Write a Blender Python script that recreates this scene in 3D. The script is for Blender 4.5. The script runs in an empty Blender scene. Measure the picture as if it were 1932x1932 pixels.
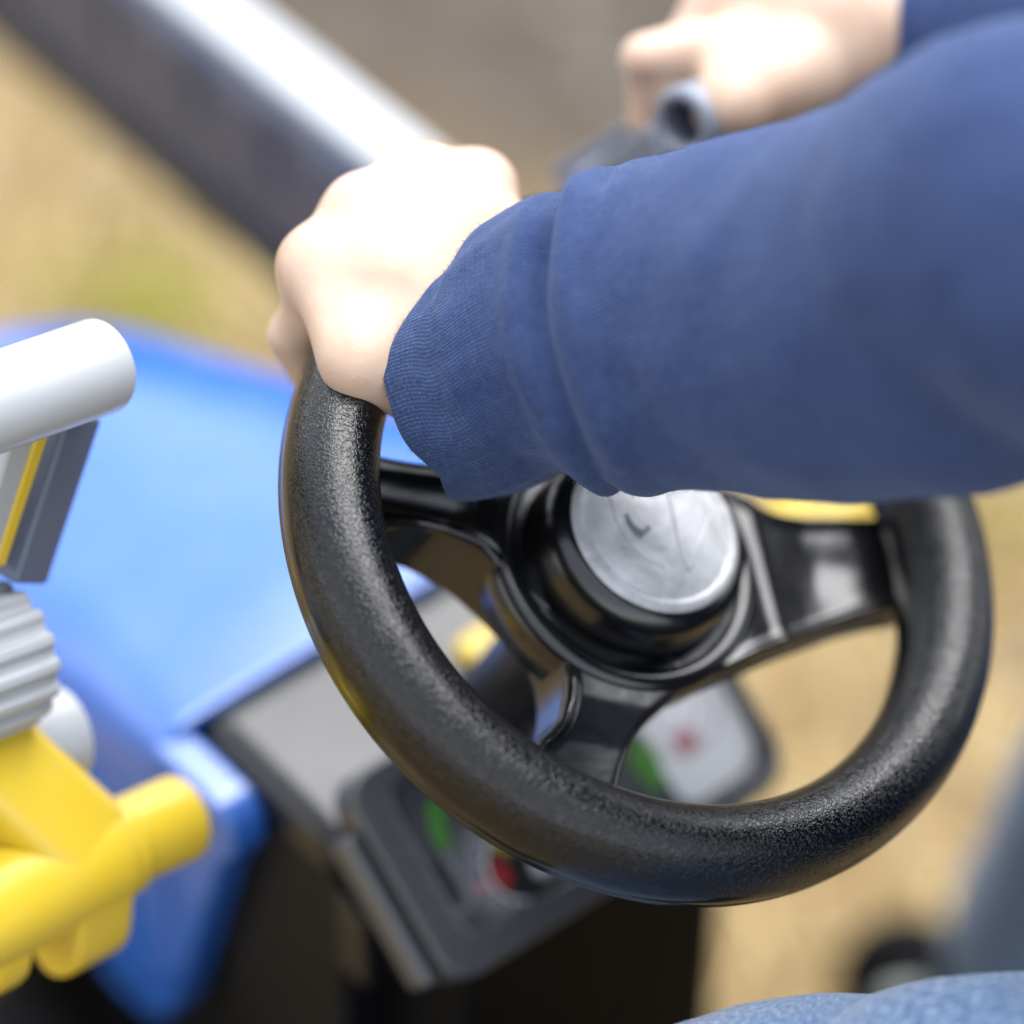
import bpy, bmesh, math, random
import numpy as np
from mathutils import Vector, noise
from mathutils.geometry import tessellate_polygon

random.seed(7); np.random.seed(7)
scn = bpy.context.scene
col = scn.collection

# ------------------------------------------------------------------ camera
# All sizes below are written in centimetres and scaled to metres when linked.
S = 0.01
HZ = 44.0                                  # steering wheel centre above the ground
PITCH, PSI = math.radians(44), math.radians(39)
rt = np.array([1.0, 0, 0])
up = np.array([0, math.sin(PITCH), math.cos(PITCH)])
vw = np.array([0, math.cos(PITCH), -math.sin(PITCH)])
F = np.array([-math.sin(PSI), math.cos(PSI), 0])      # tractor forward
R = np.array([math.cos(PSI), math.sin(PSI), 0])       # tractor right
U = np.array([0, 0, 1.0])
LENS, SENS = 85.0, 24.0
K = LENS / SENS * 1932
O = np.array([0, 0, HZ])
CAM = O - (vw * 89 + rt * (1221 - 966) / K * 89 - up * (1015 - 966) / K * 89)
def pt(x, y, d): return CAM + (vw + rt * (x - 966) / K - up * (y - 966) / K) * d
def T(f, r, u): return O + f * F + r * R + u * U

cam_d = bpy.data.cameras.new('camera'); cam = bpy.data.objects.new('camera', cam_d); col.objects.link(cam)
cam.location = Vector(CAM * S)
cam.rotation_euler = (math.pi / 2 - PITCH, 0, 0)
cam_d.lens = LENS; cam_d.sensor_width = SENS; cam_d.sensor_height = SENS; cam_d.sensor_fit = 'HORIZONTAL'
cam_d.clip_start = 0.02; cam_d.clip_end = 200
cam_d.dof.use_dof = True; cam_d.dof.focus_distance = 0.853; cam_d.dof.aperture_fstop = 2.0
cam_d.dof.aperture_blades = 0
scn.camera = cam

# ------------------------------------------------------------------ sky, sun, exposure
SUN_EL, SUN_AZ = math.radians(67), math.radians(24)   # azimuth from +Y, towards the left of the picture
w = bpy.data.worlds.new('World'); scn.world = w; w.use_nodes = True
nt = w.node_tree; bg = nt.nodes['Background']
sky = nt.nodes.new('ShaderNodeTexSky'); sky.sky_type = 'NISHITA'; sky.sun_disc = False
sky.sun_elevation = SUN_EL; sky.sun_rotation = SUN_AZ
sky.air_density = 1.0; sky.dust_density = 1.0; sky.ozone_density = 1.0
hs = nt.nodes.new('ShaderNodeHueSaturation'); hs.inputs['Saturation'].default_value = 0.3
nt.links.new(sky.outputs['Color'], hs.inputs['Color']); nt.links.new(hs.outputs['Color'], bg.inputs['Color'])
bg.inputs['Strength'].default_value = 0.11
sd = bpy.data.lights.new('sun', 'SUN'); sun = bpy.data.objects.new('sun', sd); col.objects.link(sun)
sd.energy = 1.5; sd.angle = math.radians(62); sd.color = (1, 0.99, 0.98)
sdir = Vector((math.sin(SUN_AZ) * math.cos(SUN_EL), math.cos(SUN_AZ) * math.cos(SUN_EL), math.sin(SUN_EL)))
sun.rotation_euler = sdir.to_track_quat('Z', 'Y').to_euler(); sun.location = sdir * 5
vs = scn.view_settings
vs.view_transform = 'Standard'; vs.look = 'None'; vs.gamma = 1; vs.use_curve_mapping = False
vs.exposure = 2.3

# ------------------------------------------------------------------ materials
ALB = .82
def alb(c): return tuple(q * ALB for q in c[:3])
class Mat:
    def __init__(s, name, color, rough=0.5, spec=0.5, **kw):
        s.m = bpy.data.materials.new(name); s.m.use_nodes = True
        s.t = s.m.node_tree; s.b = s.t.nodes['Principled BSDF']
        s.set('Base Color', (*alb(color), 1)); s.set('Roughness', rough); s.set('Specular IOR Level', spec)
        for k, v in kw.items(): s.set(k.replace('_', ' '), v)
    def set(s, k, v): s.b.inputs[k].default_value = v
    def n(s, t, **kw):
        x = s.t.nodes.new(t)
        for k, v in kw.items(): setattr(x, k, v)
        return x
    def l(s, a, b): s.t.links.new(a, b)
    def coord(s, which='Object'):
        return s.n('ShaderNodeTexCoord').outputs[which]
    def noise(s, scale, detail=2, rough=.5, dist=0, co=None, vscale=None):
        x = s.n('ShaderNodeTexNoise'); x.inputs['Scale'].default_value = scale; x.inputs['Detail'].default_value = detail
        x.inputs['Roughness'].default_value = rough; x.inputs['Distortion'].default_value = dist
        co = co or s.coord()
        if vscale:
            mp = s.n('ShaderNodeMapping'); mp.inputs['Scale'].default_value = vscale; s.l(co, mp.inputs['Vector']); co = mp.outputs[0]
        s.l(co, x.inputs['Vector']); return x.outputs['Fac']
    def ramp(s, fac, stops):
        x = s.n('ShaderNodeValToRGB'); e = x.color_ramp.elements
        while len(e) < len(stops): e.new(0.5)
        for el, (p, c) in zip(e, stops): el.position = p; el.color = (*alb(c), 1)
        s.l(fac, x.inputs[0]); return x.outputs[0]
    def math(s, op, a, b=None, c=None):
        x = s.n('ShaderNodeMath', operation=op)
        for i, q in enumerate((a, b, c)):
            if q is None: continue
            if isinstance(q, (int, float)): x.inputs[i].default_value = q
            else: s.l(q, x.inputs[i])
        return x.outputs[0]
    def mix(s, fac, a, b):
        x = s.n('ShaderNodeMix', data_type='RGBA')
        for i, q in ((0, fac), (6, a), (7, b)):
            if isinstance(q, (int, float)): x.inputs[i].default_value = q
            elif isinstance(q, tuple): x.inputs[i].default_value = (*alb(q), 1)
            else: s.l(q, x.inputs[i])
        return x.outputs[2]
    def bump(s, h, dist, strength=1.0):
        x = s.n('ShaderNodeBump'); x.inputs['Distance'].default_value = dist
        if isinstance(strength, (int, float)): x.inputs['Strength'].default_value = strength
        else: s.l(strength, x.inputs['Strength'])
        s.l(h, x.inputs['Height']); s.l(x.outputs[0], s.b.inputs['Normal']); return x
    def color(s, c): s.l(c, s.b.inputs['Base Color'])
    def rough(s, c): s.l(c, s.b.inputs['Roughness'])

def plastic(name, c, rough, spec=.5, wob=0.00012, scale=60, dust=0):
    m = Mat(name, c, rough, spec)
    if dust:
        d = m.math('MULTIPLY', m.math('POWER', m.noise(55, 6, .75), 3.0), dust)
        m.color(m.mix(d, tuple(c), (.42, .37, .30)))
    n = m.noise(scale, 3)
    m.bump(n, wob * 10, .25)
    f = m.noise(35, 5, .6)
    m.rough(m.math('MULTIPLY_ADD', f, .22, rough - .11))
    return m

# grained black plastic of the rim (grain only on the upper side of the moulding)
MR = Mat('rim_grain', (0.0024, 0.0028, 0.0038), 0.30, 0.42)
g = MR.noise(1050, 1.0, .5, .6)
rid = MR.math('ABSOLUTE', MR.math('SUBTRACT', g, .5))
rid = MR.math('MINIMUM', MR.math('MULTIPLY', rid, 7.0), 1.0)
uvv = MR.n('ShaderNodeSeparateXYZ'); MR.l(MR.coord('UV'), uvv.inputs[0])
msk = MR.n('ShaderNodeMapRange', interpolation_type='SMOOTHSTEP'); MR.l(uvv.outputs[1], msk.inputs[0])
msk.inputs[1].default_value = .02; msk.inputs[2].default_value = .2
MR.bump(rid, 0.00010, MR.math('MULTIPLY', msk.outputs[0], .75))
MR.rough(MR.math('MULTIPLY_ADD', MR.noise(40, 4), .10, .10))
M_black = plastic('black_gloss_plastic', (0.004, 0.0042, 0.005), .22, .7)
M_blackm = plastic('black_satin_plastic', (0.004, 0.0042, 0.005), .26, .5)
M_blackc = plastic('black_matt_plastic', (0.004, 0.0042, 0.005), .5, .16)
M_blackd = plastic('black_column_plastic', (0.004, 0.0042, 0.005), .55, .06)
M_panel = plastic('panel_grey', (0.050, 0.053, 0.058), .25, .8)
M_rail = plastic('rail_grey', (0.06, 0.064, 0.072), .3, .8)
M_blue = plastic('blue_body_plastic', (0.007, 0.100, 0.44), .24, 1.0, scale=25, dust=.25)
M_yellow = plastic('yellow_plastic', (0.62, 0.43, 0.016), .34, scale=30, dust=.3)
M_grey = plastic('grey_plastic', (0.36, 0.38, 0.405), .33, dust=.4)
M_greyd = plastic('slate_grey_plastic', (0.085, 0.105, 0.16), .40)
M_beam = plastic('beam_slate_plastic', (0.026, 0.042, 0.090), .26, .5, scale=14, wob=.0015, dust=.35)
M_lever = plastic('lever_grey_plastic', (0.17, 0.19, 0.235), .4)
M_tyre = plastic('tyre_black', (0.015, 0.015, 0.016), .6)
MS = Mat('silver_badge', (0.62, 0.63, 0.65), .40, .6, Metallic=.1)
MS.bump(MS.noise(110, 3, .6), .0012, .5)
MS.color(MS.ramp(MS.noise(75, 5, .65, .4), [(.35, (.36, .365, .38)), (.52, (.52, .525, .54)), (.68, (.66, .665, .68))]))
M_mark = Mat('badge_mark', (0.10, 0.13, 0.14), .3)
def flat(name, c, r=.35): return Mat(name, c, r)
M_prt = {k: flat('print_' + k, c) for k, c in dict(green=(.045, .17, .02), red=(.26, .012, .012), yellow=(.30, .21, .02), white=(.58, .59, .61), grey=(.17, .175, .19), pink=(.36, .17, .19), dark=(.006, .006, .007)).items()}

MSK = Mat('skin', (0.80, 0.56, 0.43), .48, .4)
MSK.set('Subsurface Weight', .18); MSK.set('Subsurface Radius', (1.0, .38, .2)); MSK.set('Subsurface Scale', .006)
sn = MSK.math('ADD', MSK.math('MULTIPLY', MSK.noise(38, 3, .55), .7), MSK.math('MULTIPLY', MSK.noise(160, 4, .6), .3))
MSK.color(MSK.ramp(sn, [(.3, (.45, .30, .215)), (.5, (.515, .365, .275)), (.7, (.55, .41, .315))]))
h1 = MSK.n('ShaderNodeTexVoronoi'); h1.inputs['Scale'].default_value = 900; MSK.l(MSK.coord(), h1.inputs['Vector'])
MSK.bump(MSK.math('ADD', MSK.math('MULTIPLY', h1.outputs['Distance'], .4), MSK.noise(220, 4, .6)), .0004, .22)

def knit(name, c0, c1, rib, strength):
    m = Mat(name, c0, .92, .15)
    m.set('Sheen Weight', .22); m.set('Sheen Roughness', .4); m.set('Sheen Tint', (.55, .68, 1, 1))
    uv = m.coord('UV')
    wv = m.n('ShaderNodeTexWave', wave_type='BANDS', bands_direction='Y'); wv.inputs['Scale'].default_value = rib
    wv.inputs['Distortion'].default_value = 1.2; wv.inputs['Detail'].default_value = 2; wv.inputs['Detail Scale'].default_value = 3
    mp = m.n('ShaderNodeMapping'); mp.inputs['Rotation'].default_value = (0, 0, .12); m.l(uv, mp.inputs['Vector']); m.l(mp.outputs[0], wv.inputs['Vector'])
    fib = m.noise(1400, 3, .7); cl = m.noise(60, 4, .6)
    big = m.noise(9000, 2, .6)
    wx_ = m.n('ShaderNodeTexWave', wave_type='BANDS', bands_direction='X'); wx_.inputs['Scale'].default_value = rib * 1.15
    wx_.inputs['Distortion'].default_value = 3.0; wx_.inputs['Detail'].default_value = 2; wx_.inputs['Detail Scale'].default_value = 4
    m.l(mp.outputs[0], wx_.inputs['Vector'])
    brk = m.math('MULTIPLY_ADD', m.noise(330, 3, .7), 1.3, -.15)
    st = m.math('MULTIPLY', m.math('ADD', m.math('MULTIPLY', wv.outputs['Fac'], .65), m.math('MULTIPLY', wx_.outputs['Fac'], .35)), brk)
    h = m.math('ADD', m.math('MULTIPLY', st, .9), m.math('MULTIPLY', fib, .7))
    m.bump(h, .0005, strength)
    f = m.math('ADD', m.math('MULTIPLY', st, .55), m.math('ADD', m.math('MULTIPLY', fib, .42), m.math('MULTIPLY', cl, .32)))
    m.color(m.ramp(f, [(.32, c0), (.85, c1)]))
    return m
M_knit = knit('sweater_knit', (.018, .033, .095), (.054, .086, .20), 3.6, .9)
M_cuff = knit('cuff_rib_knit', (.020, .036, .095), (.066, .10, .20), 3.1, .65)

MD = Mat('denim', (.12, .22, .40), .9, .15)
MD.set('Sheen Weight', .3)
uv = MD.coord('UV')
mp = MD.n('ShaderNodeMapping'); mp.inputs['Rotation'].default_value = (0, 0, .9); mp.inputs['Scale'].default_value = (7, 3, 1); MD.l(uv, mp.inputs['Vector'])
tw = MD.n('ShaderNodeTexNoise'); tw.inputs['Scale'].default_value = 2.0; tw.inputs['Detail'].default_value = 4; tw.inputs['Roughness'].default_value = .75; MD.l(mp.outputs[0], tw.inputs['Vector'])
cl = MD.noise(45, 4, .6)
MD.color(MD.mix(MD.math('MULTIPLY', cl, .5), MD.ramp(tw.outputs['Fac'], [(.38, (.020, .055, .14)), (.5, (.07, .14, .27)), (.62, (.34, .43, .55))]), (.08, .155, .29)))
MD.bump(tw.outputs['Fac'], .0006, .6)
MDF = Mat('denim_far', (.11, .19, .33), .9, .1)
MDF.color(MDF.ramp(MDF.noise(30, 5, .6), [(.3, (.07, .13, .25)), (.7, (.16, .26, .42))]))
M_sock = plastic('sock_grey', (.30, .33, .38), .9, .1)
M_shoe = plastic('shoe_black', (.0025, .0025, .003), .75, .06)
M_sole = plastic('shoe_sole', (.02, .02, .022), .7, .1)
M_patch = plastic('toe_patch_grey', (.28, .31, .29), .6)

# ground: dry straw-coloured sand giving way to grey-brown trodden dirt
MG = Mat('ground_soil', (.4, .3, .18), .95, .1)
co = MG.coord()
a = MG.noise(3.2, 6, .6, .3, co); b = MG.noise(22, 6, .65, .4, co); c = MG.noise(160, 4, .7, 0, co)
tan = MG.ramp(MG.math('ADD', MG.math('MULTIPLY', a, .5), MG.math('MULTIPLY', b, .5)), [(.38, (.10, .066, .028)), (.5, (.215, .150, .068)), (.63, (.34, .26, .145))])
dirt = MG.ramp(MG.math('ADD', MG.math('MULTIPLY', a, .45), MG.math('MULTIPLY', b, .55)), [(.36, (.034, .028, .024)), (.5, (.070, .060, .051)), (.64, (.125, .107, .092))])
sx = MG.n('ShaderNodeSeparateXYZ'); MG.l(co, sx.inputs[0])
line = MG.math('ADD', MG.math('MULTIPLY_ADD', sx.outputs[0], .55, sx.outputs[1]), MG.math('MULTIPLY', MG.math('SUBTRACT', b, .5), .12))
mr = MG.n('ShaderNodeMapRange', interpolation_type='SMOOTHSTEP'); MG.l(line, mr.inputs[0]); mr.inputs[1].default_value = .56; mr.inputs[2].default_value = .76
base = MG.mix(mr.outputs[0], tan, dirt)
MG.color(MG.mix(MG.math('MULTIPLY', c, .45), base, MG.mix(.5, base, (.10, .075, .05))))
MG.bump(MG.math('ADD', b, MG.math('MULTIPLY', c, .4)), .006, .8)
M_grass = Mat('grass_blade', (.40, .40, .05), .6, .3)
M_straw = Mat('dry_straw', (.52, .40, .20), .7, .2)
M_peb = Mat('pebble_stone', (.30, .25, .20), .8, .2)
M_peb.color(M_peb.ramp(M_peb.noise(30, 3), [(.3, (.2, .165, .13)), (.7, (.42, .36, .29))]))

# ------------------------------------------------------------------ mesh helpers
def link(name, verts, faces, mat, parent=None, smooth=True, uvs=None, kind=None):
    me = bpy.data.meshes.new(name)
    me.from_pydata([tuple(float(q) * S for q in p) for p in verts], [], [tuple(int(i) for i in f) for f in faces])
    if uvs is not None:
        ul = me.uv_layers.new(name='UVMap')
        vi = np.empty(len(me.loops), dtype=np.int32); me.loops.foreach_get('vertex_index', vi)
        ul.data.foreach_set('uv', np.asarray(uvs, dtype=np.float32)[vi].ravel())
    me.update()
    bm = bmesh.new(); bm.from_mesh(me); bmesh.ops.recalc_face_normals(bm, faces=bm.faces); bm.to_mesh(me); bm.free()
    if smooth: me.shade_smooth()
    o = bpy.data.objects.new(name, me); col.objects.link(o)
    me.materials.append(mat.m if isinstance(mat, Mat) else mat)
    if parent is not None:
        o.parent = parent
        if parent.type == 'EMPTY': o.location = -parent.location
    if kind: o['kind'] = kind
    return o
def thing(name, loc, label, cat):
    o = bpy.data.objects.new(name, None); col.objects.link(o); o.location = Vector(np.array(loc) * S)
    o.empty_display_size = .02; o['label'] = label; o['category'] = cat; return o
def bevel(o, wd, seg=3, angle=35):
    m = o.modifiers.new('bevel', 'BEVEL'); m.width = wd * S; m.segments = seg; m.limit_method = 'ANGLE'; m.angle_limit = math.radians(angle)
    o.data.shade_smooth(); m.harden_normals = False
    wn = o.modifiers.new('wn', 'WEIGHTED_NORMAL'); wn.keep_sharp = False; wn.weight = 60
    return o
def nrm(a): a = np.asarray(a, float); return a / np.linalg.norm(a)
def prism(name, poly, to3, t0, t1, mat, parent, bv=.2, seg=3):
    """poly: 2D outline, to3(x,y,t) -> 3D; a solid between t0 and t1"""
    n = len(poly)
    V = [to3(x, y, t0) for x, y in poly] + [to3(x, y, t1) for x, y in poly]
    fs = [tuple(range(n)), tuple(range(2 * n - 1, n - 1, -1))] + [(i, (i + 1) % n, n + (i + 1) % n, n + i) for i in range(n)]
    o = link(name, V, fs, mat, parent, smooth=False)
    if bv: bevel(o, bv, seg)
    return o
def rounded(poly, rad, seg=6):
    """round the corners of a 2D polygon; rad a number or a list"""
    out = []; n = len(poly)
    for i in range(n):
        p0, p1, p2 = (np.array(poly[(i + k) % n], float) for k in (-1, 0, 1))
        r = rad[i] if isinstance(rad, (list, tuple)) else rad
        d0, d2 = p0 - p1, p2 - p1
        l0, l2 = np.linalg.norm(d0), np.linalg.norm(d2)
        q = min(r, l0 * .48, l2 * .48)
        if q < 1e-4: out.append(tuple(p1)); continue
        a, b = p1 + d0 / l0 * q, p1 + d2 / l2 * q
        for k in range(seg + 1):
            t = k / seg; out.append(tuple((1 - t) ** 2 * a + 2 * t * (1 - t) * p1 + t * t * b))
    return out
def box(name, f0, f1, r0, r1, u0, u1, mat, parent, bv=.4, seg=4):
    return prism(name, [(f0, r0), (f1, r0), (f1, r1), (f0, r1)], lambda x, y, t: T(x, y, t), u0, u1, mat, parent, bv, seg)
def frame(ax):
    ax = nrm(ax); h = U if abs(ax[2]) < .9 else F
    e = nrm(np.cross(ax, h)); return ax, e, np.cross(ax, e)
def lathe(name, base, ax, prof, mat, parent, n=48, mod=None, cap=True):
    """prof: list of (along axis, radius)"""
    ax, e, g = frame(ax); V = []; fs = []
    for i, (t, r) in enumerate(prof):
        for k in range(n):
            a = 2 * math.pi * k / n; rr = r * (mod(t, a) if mod else 1)
            V.append(base + ax * t + (e * math.cos(a) + g * math.sin(a)) * rr)
    for i in range(len(prof) - 1):
        for k in range(n):
            k2 = (k + 1) % n; fs.append((i * n + k, i * n + k2, (i + 1) * n + k2, (i + 1) * n + k))
    if cap:
        fs.append(tuple(range(n))[::-1]); fs.append(tuple(range((len(prof) - 1) * n, len(prof) * n)))
    return link(name, V, fs, mat, parent)
def rod_prof(L, r, bv=.12, seg=5):
    p = [(0, r - bv)] if bv else []
    p = [(0, .001)]
    for k in range(seg + 1):
        a = math.pi / 2 * k / seg; p.append((bv - bv * math.cos(a), r - bv + bv * math.sin(a)))
    for k in range(1, 9): p.append((bv + (L - 2 * bv) * k / 9, r))
    for k in range(seg + 1):
        a = math.pi / 2 * (1 - k / seg); p.append((L - bv + bv * math.cos(a), r - bv + bv * math.sin(a)))
    p.append((L, .001)); return p
def rod(name, A, B, r, mat, parent, bv=.12, n=48):
    A, B = np.array(A), np.array(B); L = np.linalg.norm(B - A)
    return lathe(name, A, B - A, rod_prof(L, r, bv), mat, parent, n)
def tube_path(P, rad, n=12, closed=False):
    P = [np.array(p, float) for p in P]; m = len(P); V = []; fs = []
    last = None
    for i in range(m):
        if closed: tg = nrm(P[(i + 1) % m] - P[i - 1])
        else: tg = nrm(P[min(i + 1, m - 1)] - P[max(i - 1, 0)])
        if last is None: e = frame(tg)[1]
        else: e = nrm(last - tg * (last @ tg))
        last = e; g = np.cross(tg, e)
        r = rad[i] if hasattr(rad, '__len__') else rad
        for k in range(n):
            a = 2 * math.pi * k / n; V.append(P[i] + (e * math.cos(a) + g * math.sin(a)) * r)
    for i in range(m if closed else m - 1):
        j = (i + 1) % m
        for k in range(n):
            k2 = (k + 1) % n; fs.append((i * n + k, i * n + k2, j * n + k2, j * n + k))
    if not closed: fs += [tuple(range(n))[::-1], tuple(range((m - 1) * n, m * n))]
    return V, fs
def catmull(pts, per):
    pts = [np.array(p, float) for p in pts]; out = []
    q = [2 * pts[0] - pts[1]] + pts + [2 * pts[-1] - pts[-2]]
    for i in range(1, len(q) - 2):
        for k in range(per):
            t = k / per; a, b, c, d = q[i - 1], q[i], q[i + 1], q[i + 2]
            out.append(.5 * ((2 * b) + (c - a) * t + (2 * a - 5 * b + 4 * c - d) * t * t + (3 * b - a - 3 * c + d) * t ** 3))
    out.append(pts[-1]); return out

# ---- implicit surfaces (naive surface nets)
def sdf_caps(P, a, b, ra, rb):
    ab = b - a; L = max(1e-6, ab @ ab); pa = P - a
    t = np.clip(pa @ ab / L, 0, 1)
    return np.linalg.norm(pa - t[..., None] * ab, axis=-1) - (ra + (rb - ra) * t)
def surface_nets(D, org, h):
    D = D.astype(np.float32); s = D < 0
    nx, ny, nz = D.shape
    acc = np.zeros((nx - 1, ny - 1, nz - 1, 3), np.float32); cnt = np.zeros((nx - 1, ny - 1, nz - 1), np.float32)
    for ax in range(3):
        o1, o2 = [q for q in range(3) if q != ax]
        for d1 in (0, 1):
            for d2 in (0, 1):
                sl = [None] * 3; sl[o1] = slice(d1, D.shape[o1] - 1 + d1); sl[o2] = slice(d2, D.shape[o2] - 1 + d2)
                s0, s1 = list(sl), list(sl); s0[ax] = slice(0, -1); s1[ax] = slice(1, None)
                a, b = D[tuple(s0)], D[tuple(s1)]; m = (a < 0) != (b < 0)
                ii = np.nonzero(m); t = a[ii] / (a[ii] - b[ii])
                acc[ii[0], ii[1], ii[2], ax] += t
                acc[ii[0], ii[1], ii[2], o1] += d1; acc[ii[0], ii[1], ii[2], o2] += d2
                cnt[ii] += 1
    ii = np.nonzero(cnt); idx = np.full(cnt.shape, -1, np.int64); idx[ii] = np.arange(len(ii[0]))
    V = org + (np.stack(ii, -1) + acc[ii] / cnt[ii][:, None]) * h
    fs = []
    for ax in range(3):
        o1, o2 = [(1, 2), (2, 0), (0, 1)][ax]
        s0 = [slice(None)] * 3; s1 = [slice(None)] * 3; s0[ax] = slice(0, -1); s1[ax] = slice(1, None)
        m = s[tuple(s0)] != s[tuple(s1)]; e = np.stack(np.nonzero(m), -1)
        e = e[(e[:, o1] > 0) & (e[:, o2] > 0) & (e[:, o1] < D.shape[o1] - 1) & (e[:, o2] < D.shape[o2] - 1)]
        q = []
        for a, b in ((0, 0), (1, 0), (1, 1), (0, 1)):
            f = e.copy(); f[:, o1] -= a; f[:, o2] -= b; q.append(idx[f[:, 0], f[:, 1], f[:, 2]])
        q = np.stack(q, -1); inside = s[e[:, 0], e[:, 1], e[:, 2]]
        q[~inside] = q[~inside][:, ::-1]; fs.append(q)
    return V, np.concatenate(fs)
def caps_mesh(prims, h, grooves=()):
    """prims: (a, b, ra, rb, blend); blended union of tapered capsules"""
    A = np.array([p[0] for p in prims], float); B = np.array([p[1] for p in prims], float)
    rr = np.array([max(p[2], p[3]) for p in prims])
    lo = np.minimum(A, B).min(0) - rr.max() - 1; hi = np.maximum(A, B).max(0) + rr.max() + 1
    n = np.ceil((hi - lo) / h).astype(int) + 1
    D = np.full(n, 9., np.float32); bs = 20; rad = bs * h * .87
    for i in range(0, n[0], bs):
        for j in range(0, n[1], bs):
            for k in range(0, n[2], bs):
                c = lo + (np.array([i, j, k]) + bs / 2) * h
                act = [p for p in prims if sdf_caps(c, np.array(p[0]), np.array(p[1]), p[2], p[3]) < rad + 1.0]
                if not act: continue
                g = np.stack(np.meshgrid(*[lo[q] + h * np.arange((i, j, k)[q], min((i, j, k)[q] + bs, n[q])) for q in range(3)], indexing='ij'), -1)
                d = None
                for p in act:
                    e = sdf_caps(g, np.array(p[0]), np.array(p[1]), p[2], p[3])
                    if d is None: d = e; continue
                    kk = p[4]; hh = np.clip(.5 + .5 * (d - e) / kk, 0, 1); d = d * (1 - hh) + e * hh - kk * hh * (1 - hh)
                for a, b, wd, dep in grooves:
                    q = sdf_caps(g, np.array(a), np.array(b), 0, 0); d = d + dep * np.exp(-(q / wd) ** 2)
                D[i:i + bs, j:j + bs, k:k + bs] = d
    return surface_nets(D, lo, h)
def poly_sdf(X, Y, poly):
    d = np.full(X.shape, 1e9); ins = np.zeros(X.shape, bool); n = len(poly)
    for i in range(n):
        x0, y0 = poly[i]; x1, y1 = poly[(i + 1) % n]; ex_, ey_ = x1 - x0, y1 - y0
        wx, wy = X - x0, Y - y0; t = np.clip((wx * ex_ + wy * ey_) / (ex_ * ex_ + ey_ * ey_ + 1e-12), 0, 1)
        d = np.minimum(d, np.hypot(wx - t * ex_, wy - t * ey_))
        c = ((y0 > Y) != (y1 > Y)) & (X < (x1 - x0) * (Y - y0) / (y1 - y0 + 1e-12) + x0); ins ^= c
    return np.where(ins, -d, d)
def smax(a, b, k):
    h = np.clip(.5 - .5 * (a - b) / k, 0, 1); return a * (1 - h) + b * h + k * h * (1 - h)

# ================================================================== SETTING
def ground():
    n = 60; V = []; fs = []
    xs = [math.copysign(abs(t) ** 2.2 * 3000, t) for t in np.linspace(-1, 1, 2 * n + 1)]
    for y in xs:
        for x in xs:
            near = math.exp(-(x * x + y * y) / 150 ** 2)
            V.append((x, y, near * (noise.noise((x * .05, y * .05, 3)) * .9 + noise.noise((x * .2, y * .2, 7)) * .35)))
    m = 2 * n + 1
    for i in range(m - 1):
        for j in range(m - 1): fs.append((i * m + j, i * m + j + 1, (i + 1) * m + j + 1, (i + 1) * m + j))
    o = link('ground', V, fs, MG); o['kind'] = 'structure'; return o
ground()
def ground_px(x, y):
    d = vw + rt * (x - 966) / K - up * (y - 966) / K; return CAM + d * (-CAM[2] / d[2])
def scatter():
    V = []; fs = []
    def blade(p, L, wd, lean, az):
        d = np.array([math.cos(az), math.sin(az), 0]); s = np.array([-d[1], d[0], 0]); b = len(V)
        for t in (0, .5, 1):
            c = p + d * lean * t * t + U * L * (t - .25 * t * t * lean / max(L, .1)); ww = wd * (1 - t * .9)
            V.extend([c - s * ww, c + s * ww])
        fs.extend([(b, b + 1, b + 3, b + 2), (b + 2, b + 3, b + 5, b + 4)])
    tuft = [(262, 600, 5, 170), (330, 620, 4, 40), (210, 570, 4, 40), (1905, 1010, 4, 50), (60, 420, 6, 30)]
    for x, y, sp, n in tuft:
        c = ground_px(x, y)
        for _ in range(n):
            p = c + np.array([random.gauss(0, sp * .5), random.gauss(0, sp * .5), -.2]); blade(p, random.uniform(1, 3), random.uniform(.08, .16), random.uniform(.3, 1.6), random.uniform(0, 6.3))
    link('grass_tufts', V, fs, M_grass, kind='stuff')
    V.clear(); fs.clear()
    for _ in range(2600):
        p = np.array([random.uniform(-70, 80), random.uniform(-20, 90), .2])
        if p[0] * .55 + p[1] > 62: continue
        az = random.uniform(0, 6.3); L = random.uniform(1.5, 6); d = np.array([math.cos(az), math.sin(az), random.uniform(-.05, .2)]) * L; s = np.array([-math.sin(az), math.cos(az), 0]) * random.uniform(.06, .16); b = len(V)
        h = np.array([0, 0, .12])
        V.extend([p - s, p + s, p + s + d, p - s + d, p + h, p + d + h]); fs.extend([(b, b + 4, b + 5, b + 3), (b + 1, b + 2, b + 5, b + 4), (b, b + 1, b + 4), (b + 3, b + 5, b + 2)])
    link('straw_litter', V, fs, M_straw, kind='stuff')
    V.clear(); fs.clear()
    for _ in range(900):
        p = np.array([random.uniform(-90, 120), random.uniform(-20, 150), .1]); r = random.uniform(.2, .9) * (1 if random.random() > .08 else 2); b = len(V)
        ring = [(0, 0, .6 * r)] + [(math.cos(q) * r * random.uniform(.7, 1.1), math.sin(q) * r * random.uniform(.7, 1.1), 0.15 * r) for q in np.linspace(0, 6.28, 7)[:-1]] + [(math.cos(q) * r * .7, math.sin(q) * r * .7, -.4 * r) for q in np.linspace(0, 6.28, 7)[:-1]]
        V.extend([p + np.array(q) for q in ring])
        for k in range(6):
            k2 = (k + 1) % 6; fs.append((b, b + 1 + k, b + 1 + k2)); fs.append((b + 1 + k, b + 7 + k, b + 7 + k2, b + 1 + k2))
    link('pebbles', V, fs, M_peb, kind='stuff')
scatter()

# ================================================================== TOY TRACTOR
tractor = thing('toy_tractor', T(16, 1, -44), 'blue ride-on toy tractor with black steering wheel, grey loader arms and yellow joints', 'toy tractor')

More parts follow.
